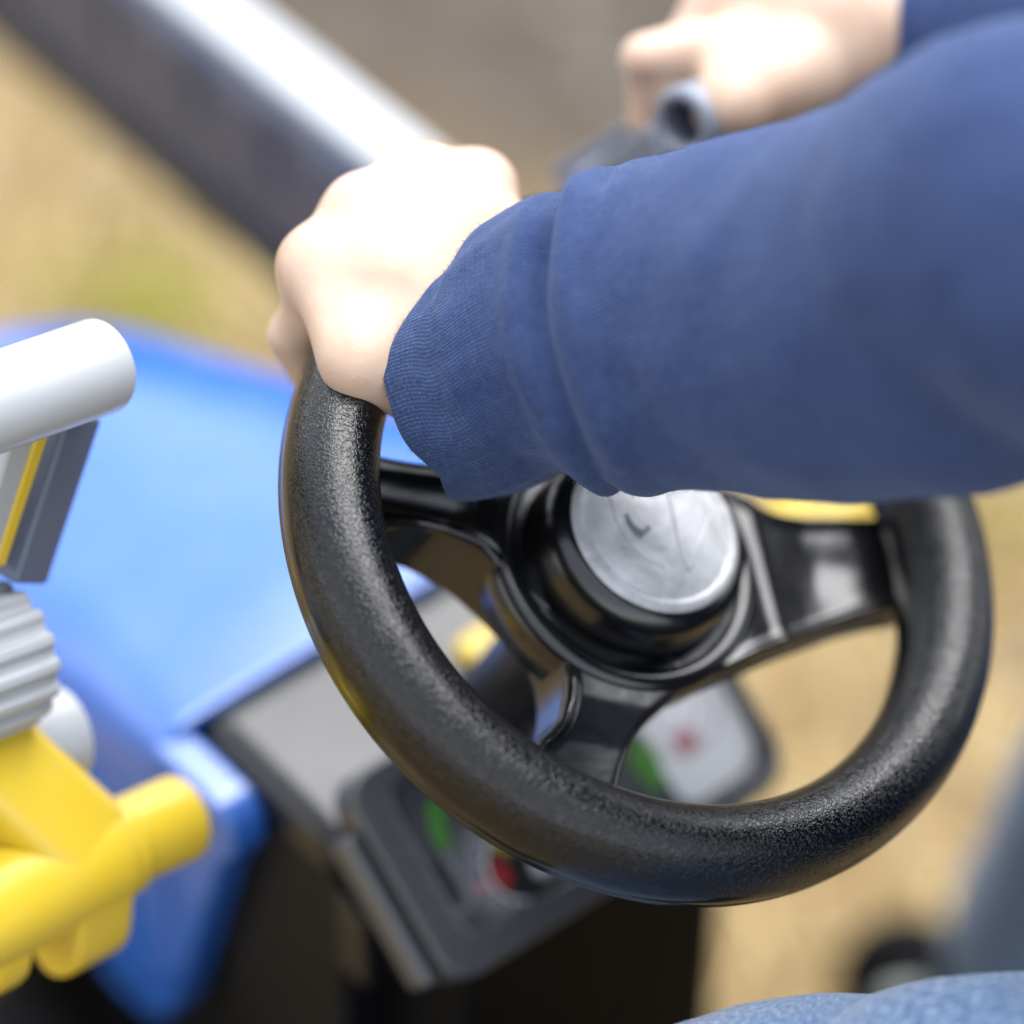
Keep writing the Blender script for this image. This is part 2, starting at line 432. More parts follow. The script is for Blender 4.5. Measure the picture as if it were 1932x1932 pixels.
# ---- hood: lofted blue shell, sections along f
def hood():
    # each section: f, near edge r, far edge r, top u, crown, near side bottom u
    sec = [(31, -4.6, 1.4, -15.0, .5), (30.2, -6.0, 2.4, -14.3, .8), (28, -7.2, 3.3, -13.6, .6), (24, -7.9, 4.4, -12.7, .6), (19, -8.3, 5.9, -11.8, .5), (14, -8.4, 7.0, -10.9, .4), (12, -8.4, 7.3, -10.6, .3), (10.3, -8.4, 7.6, -10.4, .2)]
    fs_, rows = [], []
    ss = catmull([np.array(s) for s in sec], 6)
    nt_, nb = 22, 14
    V = []
    for s in ss:
        f, r0, r1, u, cr = s; row = []
        bot = -23.5 + max(0, (f - 24)) * .5
        rad = 1.3
        rn = min(2.9, 1.25 + max(0, f - 10.3) * .30)
        if f < 12.5: bot = -20.6 - (f - 10.3) * 1.4
        # near side from the bottom up
        for k in range(nb):
            t = k / (nb - 1); uu = bot + (u - rn - bot) * t
            row.append((f, r0 - .15 * math.sin(t * math.pi), uu))
        for k in range(1, 7):
            a = math.pi / 2 * k / 7; row.append((f, r0 + rn - rn * math.cos(a), u - rn + rn * math.sin(a)))
        for k in range(nt_):
            t = k / (nt_ - 1); r = r0 + rn + (r1 - r0 - rn - rad) * t
            row.append((f, r, u + cr * math.sin(t * math.pi)))
        for k in range(1, 7):
            a = math.pi / 2 * k / 7; row.append((f, r1 - rad + rad * math.sin(a), u - rad + rad * math.cos(a)))
        for k in range(nb):
            t = 1 - k / (nb - 1); uu = bot + (u - rad - bot) * t; row.append((f, r1, uu))
        V.append([T(*p) for p in row])
    m = len(V[0]); flat_ = [p for row in V for p in row]
    for i in range(len(V) - 1):
        for k in range(m - 1): fs_.append((i * m + k, i * m + k + 1, (i + 1) * m + k + 1, (i + 1) * m + k))
    fs_.append(tuple(range(m)))
    o = link('hood', flat_, fs_, M_blue, tractor)
    sol = o.modifiers.new('thick', 'SOLIDIFY'); sol.thickness = .003; sol.offset = -1
    o['label'] = 'glossy blue hood with side panel hanging low'
    return o
hood_o = hood()
# rear flank of the hood, the tongue that hangs beside the dashboard
flank = rounded([(10.5, -10.75), (7.2, -10.6), (6.7, -12.0), (7.6, -13.2), (10.9, -22.6), (11.6, -23.9), (13.2, -24.6), (15, -24.4)], [.2, .7, .8, .6, .5, 1.0, .8, .4], 5)
prism('side_panel', flank, lambda x, y, t: T(x, t, y), -8.38, -7.15, M_blue, tractor, .58, 6)

# ---- dashboard: black box behind the hood
dash = box('dashboard', 3.95, 10.1, -7.05, 7.15, -30, -10.7, M_blackc, tractor, .3, 4)
box('dashboard_top', 3.9, 10.15, -7.1, 7.2, -12.2, -10.05, M_blackm, dash, .85, 7)
prism('dash_shoulder', rounded([(6.6, -10.9), (2.9, -12.3), (2.9, -15), (6.6, -15)], .3, 4), lambda x, y, t: T(x, t, y), -7.0, -5.9, M_blackm, dash, .3, 5)
box('footboard', -8, 24, -17, -5.2, -36, -34.4, M_blackc, tractor, .5)
box('mid_chassis', -30, 8, -5, 3.4, -41, -33, M_blackc, tractor, .8)
box('chassis', 9, 34, -6.6, 6.4, -37, -22.8, M_blackc, tractor, .8)
colm = prism('steering_column', rounded([(.5, -12.8), (3.8, -10.6), (4.2, -11), (6.5, -43), (1.6, -43)], .4, 4), lambda x, y, t: T(x, t, y), -5.4, 3.6, M_blackd, tractor, .4)
# ---- instrument pod: sloping panel with a raised frame
PT, PB = np.array([4.3, -9.0]), np.array([.1, -12.3])      # (f,u) of the top and bottom edge
pd = nrm(PB - PT); pn = np.array([pd[1], -pd[0]]); pn = -pn if pn[1] < 0 else pn
PLEN = np.linalg.norm(PB - PT)
def pod(x, y, t):                                        # x lateral, y down the slope, t proud of the slope
    q = PT + pd * y + pn * t; return T(q[0], x, q[1])
pod_o = prism('instrument_panel', rounded([(-6.2, -.2), (5.2, -.2), (5.2, PLEN), (-6.2, PLEN)], [.9, 1.9, 1.2, .9], 8), pod, -.5, 0, M_panel, tractor, .12)
fr_out = rounded([(-6.5, -.5), (5.45, -.5), (5.45, PLEN + .3), (-6.5, PLEN + .3)], [1.0, 2.0, 1.3, 1.0], 8)
fr_in = rounded([(-5.45, .25), (5.2, .1), (5.2, PLEN - .3), (-5.45, PLEN - .7)], [.7, 1.6, 1.0, .7], 8)
def ring_frame(name, outer, inner, t0, t1, mat, parent, bv):
    n = len(outer); V = [pod(x, y, t) for t in (t0, t1) for pl in (outer, inner) for x, y in pl]; fs = []
    for i in range(n):
        j = (i + 1) % n
        fs += [(i, j, n + j, n + i)[::-1], (2 * n + i, 2 * n + j, 3 * n + j, 3 * n + i), (i, j, 2 * n + j, 2 * n + i), (n + i, n + j, 3 * n + j, 3 * n + i)]
    o = link(name, V, fs, mat, parent, smooth=False); bevel(o, bv, 3); return o
prism('panel_base', rounded([(-6.3, -.3), (5.2, -.3), (5.2, PLEN + .1), (-6.3, PLEN + .1)], 1.0, 6), pod, -3.2, -.85, M_blackc, pod_o, .2)
prism('panel_rail', rounded([(-7.05, .8), (-6.62, .8), (-6.62, PLEN - .1), (-7.05, PLEN - .1)], .2, 5), pod, -1.0, .2, M_rail, pod_o, .25)
ring_frame('panel_frame', fr_out, fr_in, -.9, .5, M_panel, pod_o, .36)
# printed marks on the panel, thin raised decals
def decal(name, poly, mat, lift=.03): return prism(name, poly, pod, lift - .05, lift, mat, pod_o, 0)
def sector(cx, cy, r0, r1, a0, a1, n=22):
    p = [(cx + r1 * math.cos(a), cy + r1 * math.sin(a)) for a in np.linspace(a0, a1, n)]
    p += [(cx + r0 * math.cos(a), cy + r0 * math.sin(a)) for a in np.linspace(a1, a0, n)]; return p
def circ(cx, cy, r, n=28): return [(cx + r * math.cos(a), cy + r * math.sin(a)) for a in np.linspace(0, 2 * math.pi, n, endpoint=False)]
gx, gy = -2.9, 3.75
decal('gauge_face', circ(gx, gy, 1.55), M_prt['dark'], .03)
decal('gauge_ring', sector(gx, gy, 1.22, 1.5, 1.7, 5.6), M_prt['grey'], .04)
decal('gauge_ring', sector(gx, gy, .98, 1.06, 1.9, 5.4), M_prt['white'], .04)
decal('gauge_zone', sector(gx, gy, .45, .9, 2.6, 3.7), M_prt['red'], .045)
for k_ in range(9): decal('gauge_tick', sector(gx, gy, 1.08, 1.2, 1.9 + k_ * .42, 1.98 + k_ * .42, 4), M_prt['white'], .045)
decal('gauge_ring', sector(gx, gy, 1.56, 1.66, 1.6, 5.8), M_prt['grey'], .04)
decal('gauge_ring', sector(gx, gy, 1.8, 1.86, 1.5, 4.2), M_prt['grey'], .04)
decal('gauge_zone', sector(gx, gy, .4, .95, 4.1, 5.0), M_prt['yellow'], .045)
decal('gauge_tick', sector(gx, gy, 1.1, 1.5, 3.0, 3.25, 6), M_prt['pink'], .05)
lathe('gauge_knob', pod(gx + .55, gy + .35, 0), T(*[0, 0, 0]) * 0 + (pod(0, 0, 1) - pod(0, 0, 0)), [(.0, .38), (.12, .38), (.3, .28), (.36, .001)], M_grey, pod_o, 24, cap=False)
decal('green_mark', rounded([(-4.5, 1.25), (-4.2, 1.05), (-3.9, 1.3), (-4.25, 1.75), (-4.3, 2.2), (-4.6, 2.6), (-4.8, 2.1)], .25), M_prt['green'])
decal('slot_outline', sector(-5.0, 3.7, .28, .42, -.1, 3.25), M_prt['grey'])
decal('slot_outline', [(-5.42, 2.4), (-5.28, 2.4), (-5.28, 3.7), (-5.42, 3.7)], M_prt['grey'])
decal('slot_outline', [(-4.72, 2.4), (-4.58, 2.4), (-4.58, 3.7), (-4.72, 3.7)], M_prt['grey'])
decal('slot', rounded([(-5.1, 2.5), (-4.9, 2.5), (-4.9, 3.75), (-5.1, 3.75)], .1), M_prt['dark'])
decal('white_area', rounded([(2.0, .3), (5.1, .3), (5.1, 4.9), (2.2, 4.9)], [.8, 1.5, 1.2, .6]), M_prt['white'], .03)  # plain white area over the right end of the panel
decal('green_mark', rounded([(1.4, 2.9), (1.9, 2.5), (2.25, 3.1), (2.0, 4.2), (1.5, 3.9)], .3), M_prt['green'], .045)
decal('green_mark', circ(2.9, 1.2, .32), M_prt['green'], .045)
decal('dial_ring', sector(3.4, 2.4, 1.25, 1.33, 0, 6.2, 40), M_prt['grey'], .04)
decal('dial_ring', sector(3.4, 2.4, .75, .8, 0, 6.2, 40), M_prt['grey'], .04)
decal('pink_mark', circ(3.2, 3.3, .38), M_prt['pink'], .045)
decal('dial_hub', circ(-.2, 2.0, 1.2), M_prt['dark'], .03)
decal('gauge_zone', sector(-.2, 2.0, .5, 1.0, 3.3, 5.6), M_prt['grey'], .045)

# ---- far loader arm, a long box beam
arm = box('loader_arm', 15, 62, 9.3, 12.0, -14.9, -8.4, M_beam, tractor, .5)
arm['label'] = 'long slate-grey loader beam beyond the hood'
for f in (24.5, 29.2, 33.6, 38.5, 44):
    prism('gusset', rounded([(f, -8.9), (f + 2.6, -8.9), (f + .5, -12.4), (f - .3, -12.2)], .3, 3), lambda x, y, t: T(x, t, y), 9.15, 9.4, M_beam, arm, .1)
box('beam_sky_sheen', 15.2, 61.8, 9.75, 11.8, -8.55, -8.0, M_grey, arm, .28)  # pale strip: sky reflection on the beam top put into the colour
box('beam_lip', 15.2, 61.8, 8.9, 9.6, -15.7, -14.5, M_blackm, arm, .2)
box('arm_mount', 13.5, 20, 7.6, 12.0, -26, -12, M_greyd, arm, .8)

# ---- near loader lever: grey handle tube, bracket, splined hub and yellow joint
EA, EB = pt(197, 688, 87.2), pt(-330, 872, 81.0)
hd = rod('handle_tube', EB, EA, 1.17, M_grey, tractor, .16)
nib = lathe('moulding_nib', pt(194, 634, 86.3), pt(206, 626, 86.4) - pt(194, 634, 86.3), [(0, .06), (.09, .05), (.16, .015)], M_grey, hd, 10)
ld = nrm(EA - EB)
def slab(name, A, B, wA, wB, th, mat, parent, bv=.12):
    """flat bar from A to B, width along ld"""
    A, B = np.array(A), np.array(B); d = nrm(B - A); nn = nrm(np.cross(d, ld)); e = nrm(np.cross(nn, d))
    V = []
    for P, ww in ((A, wA), (B, wB)):
        for sx_, sy_ in ((-1, -1), (1, -1), (1, 1), (-1, 1)): V.append(P + e * sx_ * ww / 2 + nn * sy_ * th / 2)
    o = link(name, V, [(0, 1, 2, 3), (7, 6, 5, 4), (0, 1, 5, 4), (1, 2, 6, 5), (2, 3, 7, 6), (3, 0, 4, 7)], mat, parent, smooth=False)
    bevel(o, bv); return o
br = slab('lever_bracket', pt(128, 770, 88.4), pt(25, 1085, 89.2), 1.25, 1.2, 1.3, M_greyd, tractor)
slab('bracket_strip', pt(70, 800, 87.2), pt(-15, 1060, 88.2), .42, .4, .6, M_yellow, br, .08)
slab('bracket_cheek', pt(20, 810, 87.0), pt(-60, 1075, 88.0), .8, .8, 1.0, M_grey, br)
gA, gB = pt(-270, 1335, 86.5), pt(24, 1228, 90.0)
def spl(t, a):
    return 1 + .045 * math.tanh(4 * math.cos(a * 17))
gl = np.linalg.norm(gB - gA)
hub = lathe('splined_hub', gA, gB - gA, [(0, .001), (0, 1.95), (gl * .2, 1.85), (gl * .4, 1.85), (gl * .6, 1.85), (gl * .8, 1.85), (gl - .25, 1.85), (gl - .1, 1.8), (gl - .02, 1.7), (gl, 1.65), (gl, .001)], M_grey, tractor, 180, spl)
rod('hub_boss', pt(-60, 1440, 90.4), pt(132, 1380, 92.2), 1.24, M_grey, hub, .2)
yj = rod('pivot_joint', pt(-120, 1765, 88.6), pt(205, 1602, 92.2), 1.45, M_yellow, tractor, .25)
rod('pivot_pin', pt(160, 1622, 91.6), pt(350, 1540, 93.8), 1.14, M_yellow, yj, .2)
rod('pin_collar', pt(172, 1618, 91.8), pt(240, 1588, 92.5), 1.3, M_yellow, yj, .25)
jd = nrm(pt(205, 1602, 92.2) - pt(-120, 1765, 88.6))
jm = pt(150, 1650, 91.4)
jx = nrm(np.cross(jd, U)); jz = np.cross(jx, jd)
def lug3(x, y, t): return jm + jx * x + jz * y + jd * t
lugp = rounded([(-1.15, .6), (1.15, .6), (1.25, -2.0), (.2, -3.1), (-1.05, -2.2)], [.3, .3, .8, 1.0, .8], 6)
prism('clevis_lug', lugp, lug3, -.9, .95, M_yellow, yj, .25)
prism('clevis_lug', rounded([(-1.0, .6), (1.0, .6), (1.1, -1.5), (.1, -2.6), (-1.0, -1.7)], .8, 6), lug3, -3.4, -2.2, M_yellow, yj, .25)
slab('lift_link', pt(175, 1625, 91.4), pt(-250, 1235, 88.4), 2.8, 2.9, 2.0, M_yellow, yj, .55)
lathe('screw_head', jm + jd * .95 + jz * -1.5, jd, [(0, .45), (.08, .45), (.1, .3), (.02, .22), (.02, .001)], M_yellow, yj, 20, cap=False)

# ---- far lever: hollow tube handle gripped by the far hand
LA, LB = pt(1282, 236, 93.6), pt(1640, 120, 99.5)
lx = nrm(LB - LA); ll = np.linalg.norm(LB - LA)
lv = lathe('lever_tube', LA, lx, [(3, .58), (.3, .58), (.06, .62), (0, .74), (.04, .9), (.2, 1.0), (2, 1.0), (ll, 1.0)], M_lever, tractor, 48, cap=False)
lathe('tube_plug', LA + lx * .9, lx, [(0, .001), (0, .6), (.3, .6), (.3, .001)], M_greyd, lv, 32, cap=False)
def lslab(name, A, B, w_, th, mat, parent):
    A, B = np.array(A), np.array(B); d = nrm(B - A); nn = nrm(np.cross(d, lx)); V = []
    e = nrm(np.cross(nn, d))
    for P in (A, B):
        for a_, b_ in ((-1, -1), (1, -1), (1, 1), (-1, 1)): V.append(P + e * a_ * w_ / 2 + nn * b_ * th / 2)
    o = link(name, V, [(0, 1, 2, 3), (7, 6, 5, 4), (0, 1, 5, 4), (1, 2, 6, 5), (2, 3, 7, 6), (3, 0, 4, 7)], mat, parent, smooth=False); bevel(o, .15); return o
lslab('lever_bar', pt(1262, 262, 94.4), pt(1075, 395, 99), .9, 1.1, M_lever, lv)
lslab('lever_bar', pt(1215, 235, 97), pt(1060, 330, 101), .6, .6, M_lever, lv)
lslab('lever_stem', pt(1150, 340, 98), T(15, 10, -12), 1.4, 1.6, M_greyd, lv)

fj = rod('far_pivot_joint', T(5.0, 9.2, -10.2), T(5.0, 14.5, -10.2), 1.3, M_yellow, tractor, .25)
prism('clevis_lug', rounded([(-1.4, .6), (1.4, .6), (1.3, -2.2), (0, -3.2), (-1.2, -2.4)], .8, 6), lambda x, y, t: T(5.0 + x, t, -9.6 + y), 10.2, 12.2, M_yellow, fj, .25)
prism('yellow_glint_block', rounded([(6.0, -.4), (7.6, -.4), (7.6, 1.7), (6.0, 1.7)], .5, 5), T, -10.2, -9.4, M_yellow, dash, .3)  # added block standing in for a yellow reflection between the spokes
box('dash_plate', 4.0, 5.6, -1.0, 4.4, -10.4, -9.7, M_blue, dash, .25)
# ---- front wheels, mostly outside the picture
for r0 in (-14.5, 10.5):
    wh = lathe('front_wheel', T(26, r0, -33.5), R, [(0, 4.2), (.2, 8.6), (.8, 10.2), (2, 10.5), (3.2, 10.2), (3.8, 8.6), (4, 4.2)], M_tyre, tractor, 64, lambda t, a: 1 + (.02 * math.tanh(5 * math.cos(a * 20)) if .6 < t < 3.4 else 0))
    lathe('wheel_rim', T(26, r0 - .1, -33.5), R, [(0, .001), (.1, 1.5), (.3, 4.6), (2, 5), (4.1, 4.6), (4.2, .001)], M_yellow, wh, 40, cap=False)

# ---- steering wheel
TI, AZ = .501734, -.295927
wn = math.cos(TI) * U - math.sin(TI) * (math.cos(AZ) * F + math.sin(AZ) * R)
wx = nrm(rt - wn * (rt @ wn)); wy = np.cross(wn, wx)
RW, RA, RB = 8.33, 1.127, 1.527
def WL(x, y, a): return O + wx * x + wy * y + wn * a
def rimp(th, dr, dn):
    th = math.radians(th); return WL((RW + dr) * math.cos(th), (RW + dr) * math.sin(th), dn)
def make_rim():
    n, m = 240, 64; V = []; fs = []; uvs = []
    for i in range(n):
        th = 360 * i / n
        for k in range(m):
            b = 2 * math.pi * k / m
            bd = math.degrees(math.atan2(math.sin(b), math.cos(b)))
            q = 1.0
            if bd < -34: pass
            bead = .12 * math.exp(-((bd + 31) / 4.0) ** 2) + .05 * math.exp(-((bd + 147 if bd < 0 else bd - 213) / 5.0) ** 2)
            cut = -.05 if -146 < bd < -38 else 0
            dr = (RA + bead * 1.0 + cut) * math.cos(b); dn = (RB + cut) * math.sin(b) * (1 if math.sin(b) > 0 else .92) - bead * .3
            V.append(rimp(th, dr, dn)); uvs.append((i / n, math.sin(b)))
    for i in range(n):
        for k in range(m):
            i2, k2 = (i + 1) % n, (k + 1) % m; fs.append((i * m + k, i2 * m + k, i2 * m + k2, i * m + k2))
    o = link('steering_wheel', V, fs, MR, tractor, uvs=uvs)
    o['label'] = 'black grained steering wheel rim'
    return o
rim_o = make_rim()
PA = -1.2
def spoke(poly, top, thick, name='spoke', lip=None):
    h = .07; poly = np.array(poly) + np.array([.19, .24]); lo = poly.min(0) - .4; hi = poly.max(0) + .4
    x = np.arange(lo[0], hi[0], h); y = np.arange(lo[1], hi[1], h); z = np.arange(PA - thick - .3, PA + 1.6, h)
    X, Y = np.meshgrid(x, y, indexing='ij'); d2 = poly_sdf(X, Y, [tuple(p) for p in poly]); H = top(X, Y)
    H = H + .16 * np.exp(-((d2 + .18) / .12) ** 2) * np.clip((np.hypot(X, Y) - 3.5) / .4, 0, 1) * (lip(X, Y) if lip else 1)                 # raised lip along the edge
    D = smax(d2[..., None] + 0 * z, smax(z[None, None] - H[..., None], (PA - thick) - z[None, None], .12), .22)
    V, fs = surface_nets(D, np.array([lo[0], lo[1], z[0]]), h)
    return link(name, [WL(*p) for p in V], fs, M_black, rim_o)
def hyp(X, Y): return np.hypot(X, Y)
# left spoke
spoke(rounded([(-7.9, 1.25), (-6.6, 1.15), (-4.9, 1.3), (-3.2, 2.2), (-1.5, 2.6), (-1.5, -2.3), (-2.6, -2.1), (-3.2, -1.55), (-4.2, -.85), (-5.5, -.42), (-6.5, -.75), (-7.9, -1.6)], .5, 4),
      lambda X, Y: PA + .1 - .35 * np.exp(-((Y - .25) / .5) ** 2) * np.clip((-X - 3.4) / 1.2, 0, 1) * np.clip((X + 7.2) / .6, 0, 1), 2.3)
# lower spoke
spoke(rounded([(-3.0, -1.6), (-2.15, -2.7), (-1.8, -3.9), (-2.05, -5.1), (-2.7, -5.7), (-3.2, -7.4), (-.5, -8.0), (-.45, -6.3), (.15, -4.75), (1.0, -3.9), (2.2, -2.6), (0, -1.2)], .8, 5),
      lambda X, Y: PA + .02 - .10 * np.clip((-Y - 4.0) / 1.2, 0, 1), 1.9, lip=lambda X, Y: np.clip((-1.1 - X) / .3, 0, 1) * 1.2)
# right spoke
spoke(rounded([(1.2, -3.6), (2.2, -3.0), (4.4, -1.65), (6.0, -.75), (7.3, -.15), (8.2, .1), (8.2, 3.1), (6.9, 2.45), (5.3, 2.15), (3.8, 2.0), (2.4, 2.6), (.8, 2.0), (.4, -2.0)], .5, 4),
      lambda X, Y: PA + .05 + .17 * (lambda t: t * t * (3 - 2 * t))(np.clip((X + .35 * Y - 5.2) / 2.0, 0, 1)) - .12 * np.clip((X - 3.4) / 1.6, 0, 1) + .06 * np.exp(-((X - 3.95 + .25 * Y) / .16) ** 2) - .10 * np.exp(-((Y - .9) / .7) ** 2) * np.clip((X - 4.4) / 1, 0, 1), 1.3)
def upper():
    pass
# hub: grooved ring, cap, silver badge
hubo = lathe('hub', WL(0, 0, -2.9), wn, [(0, 2.9), (.4, 3.6), (1.4, 3.68), (1.72, 3.6), (1.86, 3.42), (1.88, 3.2), (1.8, 3.05), (1.5, 2.95), (1.40, 2.8), (1.45, 2.6), (1.5, .001)], M_black, rim_o, 96, cap=False)
cap = lathe('hub_cap', WL(0, 0, -1.6), wn, [(0, 2.85), (.9, 2.78), (1.4, 2.72), (1.75, 2.6), (1.95, 2.42), (2.06, 2.24), (2.06, .001)], M_black, rim_o, 96, cap=False)
bd = lathe('badge', WL(0, 0, .42), wn, [(0, 2.26), (.08, 2.24), (.16, 2.16), (.2, 2.05), (.17, 1.98), (.12, 1.94), (.16, 1.88), (.26, 1.6), (.36, 1.1), (.42, .6), (.44, .001)], MS, cap, 96, cap=False)
# raised emblem lines on the badge
def bz(x, y): return .42 + .44 - .075 * (x * x + y * y) / 1.0
def strokes(name, P, r, mat):
    P3 = [WL(x, y, bz(x, y) - .005) for x, y in [tuple(q) for q in catmull([np.array(p) for p in P], 8)]]
    V, fs = tube_path(P3, r, 8); return link(name, V, fs, mat, bd)
strokes('emblem_line', [(-.95, .05), (-.75, -.25), (-.5, -.35), (-.35, -.2)], .055, M_mark)
strokes('emblem_line', [(-.9, -.1), (-.7, -.38), (-.52, -.48)], .07, M_mark)
strokes('emblem_line', [(-1.3, .5), (-1.1, -.3), (-.6, -.9), (.1, -1.15)], .04, MS)
strokes('emblem_line', [(.2, .9), (.35, .1), (.5, -.6), (.75, -1.1)], .05, MS)
strokes('emblem_line', [(.75, -1.1), (.95, -.5), (1.2, .1), (1.4, .6)], .04, MS)
rod('wheel_shaft', WL(0, 0, -2.0), WL(.2, -.2, -12), 1.2, M_blackm, rim_o, .2)

# ================================================================== PERSON
person = thing('person', T(-18, 9, -44), 'child in navy blue knit sweater and jeans gripping the black steering wheel', 'person')
h_ = rimp
W0 = pt(862, 640, 87.2)
EL = pt(1990, 430, 76.0); SL = T(-17, 3.5, 17)
WR = pt(1745, 70, 97.0); ER = pt(2700, 40, 92.0); SR = T(-15, 21, 17)
pr = []
def C(a, b, ra, rb, k=.45): pr.append((np.array(a, float), np.array(b, float), ra, rb, k))
# left forearm, upper arm, shoulders
fa = [W0, pt(960, 660, 87.2), pt(1200, 628, 85.6), pt(1560, 570, 81.9), EL]
for a_, b_, r0_, r1_ in zip(fa, fa[1:], (1.55, 1.6, 1.9, 2.2), (1.6, 1.9, 2.2, 2.4)): C(a_, b_, r0_, r1_, .8)
C(SL, EL, 3.2, 2.5, .8)
# left palm: wrist to the knuckles
kn = {'i': h_(122, 1.3, 1.2), 'm': h_(130.5, 1.95, 1.35), 'r': h_(140.5, 2.1, 1.15), 'p': h_(150.5, 2.05, .8)}
for q, r1 in zip('imrp', (.88, .9, .88, .84)):
    mid = W0 * .45 + kn[q] * .55 + wn * .62
    C(W0, mid, 1.4, 1.12, .8); C(mid, kn[q], 1.12, r1, 1.0)
for q, q2 in ('im', 'mr', 'rp'): C(kn[q], kn[q2], .80, .80, .6)
C(W0 + wn * -.2, h_(161, .1, 1.7), 1.35, 1.05, .6)          # outer edge of the palm
C(pt(805, 735, 86.7), h_(165.5, .1, 1.65), .98, .8, .5)
C(h_(165, .3, 1.6), kn['p'], .85, .84, .6)
C(W0, h_(118, -.9, 1.5), 1.3, 1.1, .6)                        # thumb base
fing = {'i': (121, .74, 1.95, -.55), 'm': (131, .76, 2.1, -.35), 'r': (142.5, .74, 2.1, -.35), 'p': (152.5, .70, 1.62, -.2)}
for q, (th, r, dr_, dn_) in fing.items():
    dt = 1.6 if q == 'p' else .8
    p1 = h_(th, dr_, dn_); p2 = h_(th + dt, 1.6, -1.25); p3 = h_(th + dt * 1.6, .5, -2.15)
    C(kn[q], p1, r * 1.16, r, .45); C(p1, p2, r, r * .9, .12); C(p2, p3, r * .9, r * .76, .12)
# thumb wraps the inner side
C(h_(118, -.9, 1.5), h_(113, -1.75, .5), .98, .74, .3); C(h_(113, -1.75, .5), h_(112, -1.75, -.9), .74, .68, .15); C(h_(112, -1.75, -.9), h_(114, -.8, -2.0), .68, .56, .12)
# right arm and fist round the far lever
C(ER, WR, 2.3, 1.75, .8); C(SR, ER, 3.1, 2.4, .8)
pc = lambda x, y, d: pt(x, y, d)
C(WR, pc(1560, 50, 97), 1.75, 1.9, .8); C(pc(1560, 50, 97), pc(1420, 10, 97.5), 1.9, 1.5, .8); C(pc(1560, 60, 97), pc(1400, 120, 96.6), 1.75, 1.15, .6)
C(pc(1420, 100, 96.2), pc(1300, 100, 95.4), 1.0, .82, .35); C(pc(1300, 100, 95.4), pc(1218, 112, 95.0), .80, .68, .2)      # thumb
for j, (x, y, d) in enumerate([(1345, 10, 97.3), (1400, -20, 98.6), (1460, -50, 99.8), (1520, -70, 100.8)]):            # curled fingers
    C(pc(x + 90, y + 20, d - .2), pc(x, y, d), 1.0, .78, .4); C(pc(x, y, d), pc(x - 75, y + 130, d - .2), .76, .68, .2)
    C(pc(x - 75, y + 130, d - .2), pc(x - 20, y + 270, d - 1.2), .68, .6, .15); C(pc(x - 20, y + 270, d - 1.2), pc(x + 100, y + 235, d - 2.2), .6, .52, .15)
C(pc(1570, 110, 96.4), pc(1440, 165, 95.6), 1.4, 1.15, .5); C(pc(1490, 140, 95.6), pc(1390, 185, 94.2), 1.25, 1.05, .5); C(pc(1400, 150, 95), pc(1375, 205, 93.9), 1.0, .9, .4)
C(pc(1330, 120, 96.0), pc(1238, 165, 95.6), .85, .72, .4); C(pc(1238, 165, 95.6), pc(1222, 225, 95.8), .7, .58, .3)
# chest and neck inside the sweater
CH = (SL + SR) / 2; C(SL, CH, 3.2, 5.0, 2); C(CH, SR, 5.0, 3.2, 2); C(CH, CH + np.array([0, 0, 7.5]), 3.6, 2.9, 1.5)
def crease(a, b, w_=.07, d=.05): return (a, b, w_, d)
gro = [crease(pt(672, 640, 84.6), pt(690, 715, 84.4)), crease(pt(690, 715, 84.4), pt(722, 765, 84.6)), crease(pt(655, 655, 84.7), pt(668, 720, 84.5), .06, .03)]
V, fs = caps_mesh(pr, .13, gro)
body = link('body', V, fs, MSK, person)
sm = body.modifiers.new('smooth', 'SMOOTH'); sm.factor = .5; sm.iterations = 3
body['label'] = 'fair-skinned hands, one over the rim, one on the lever'

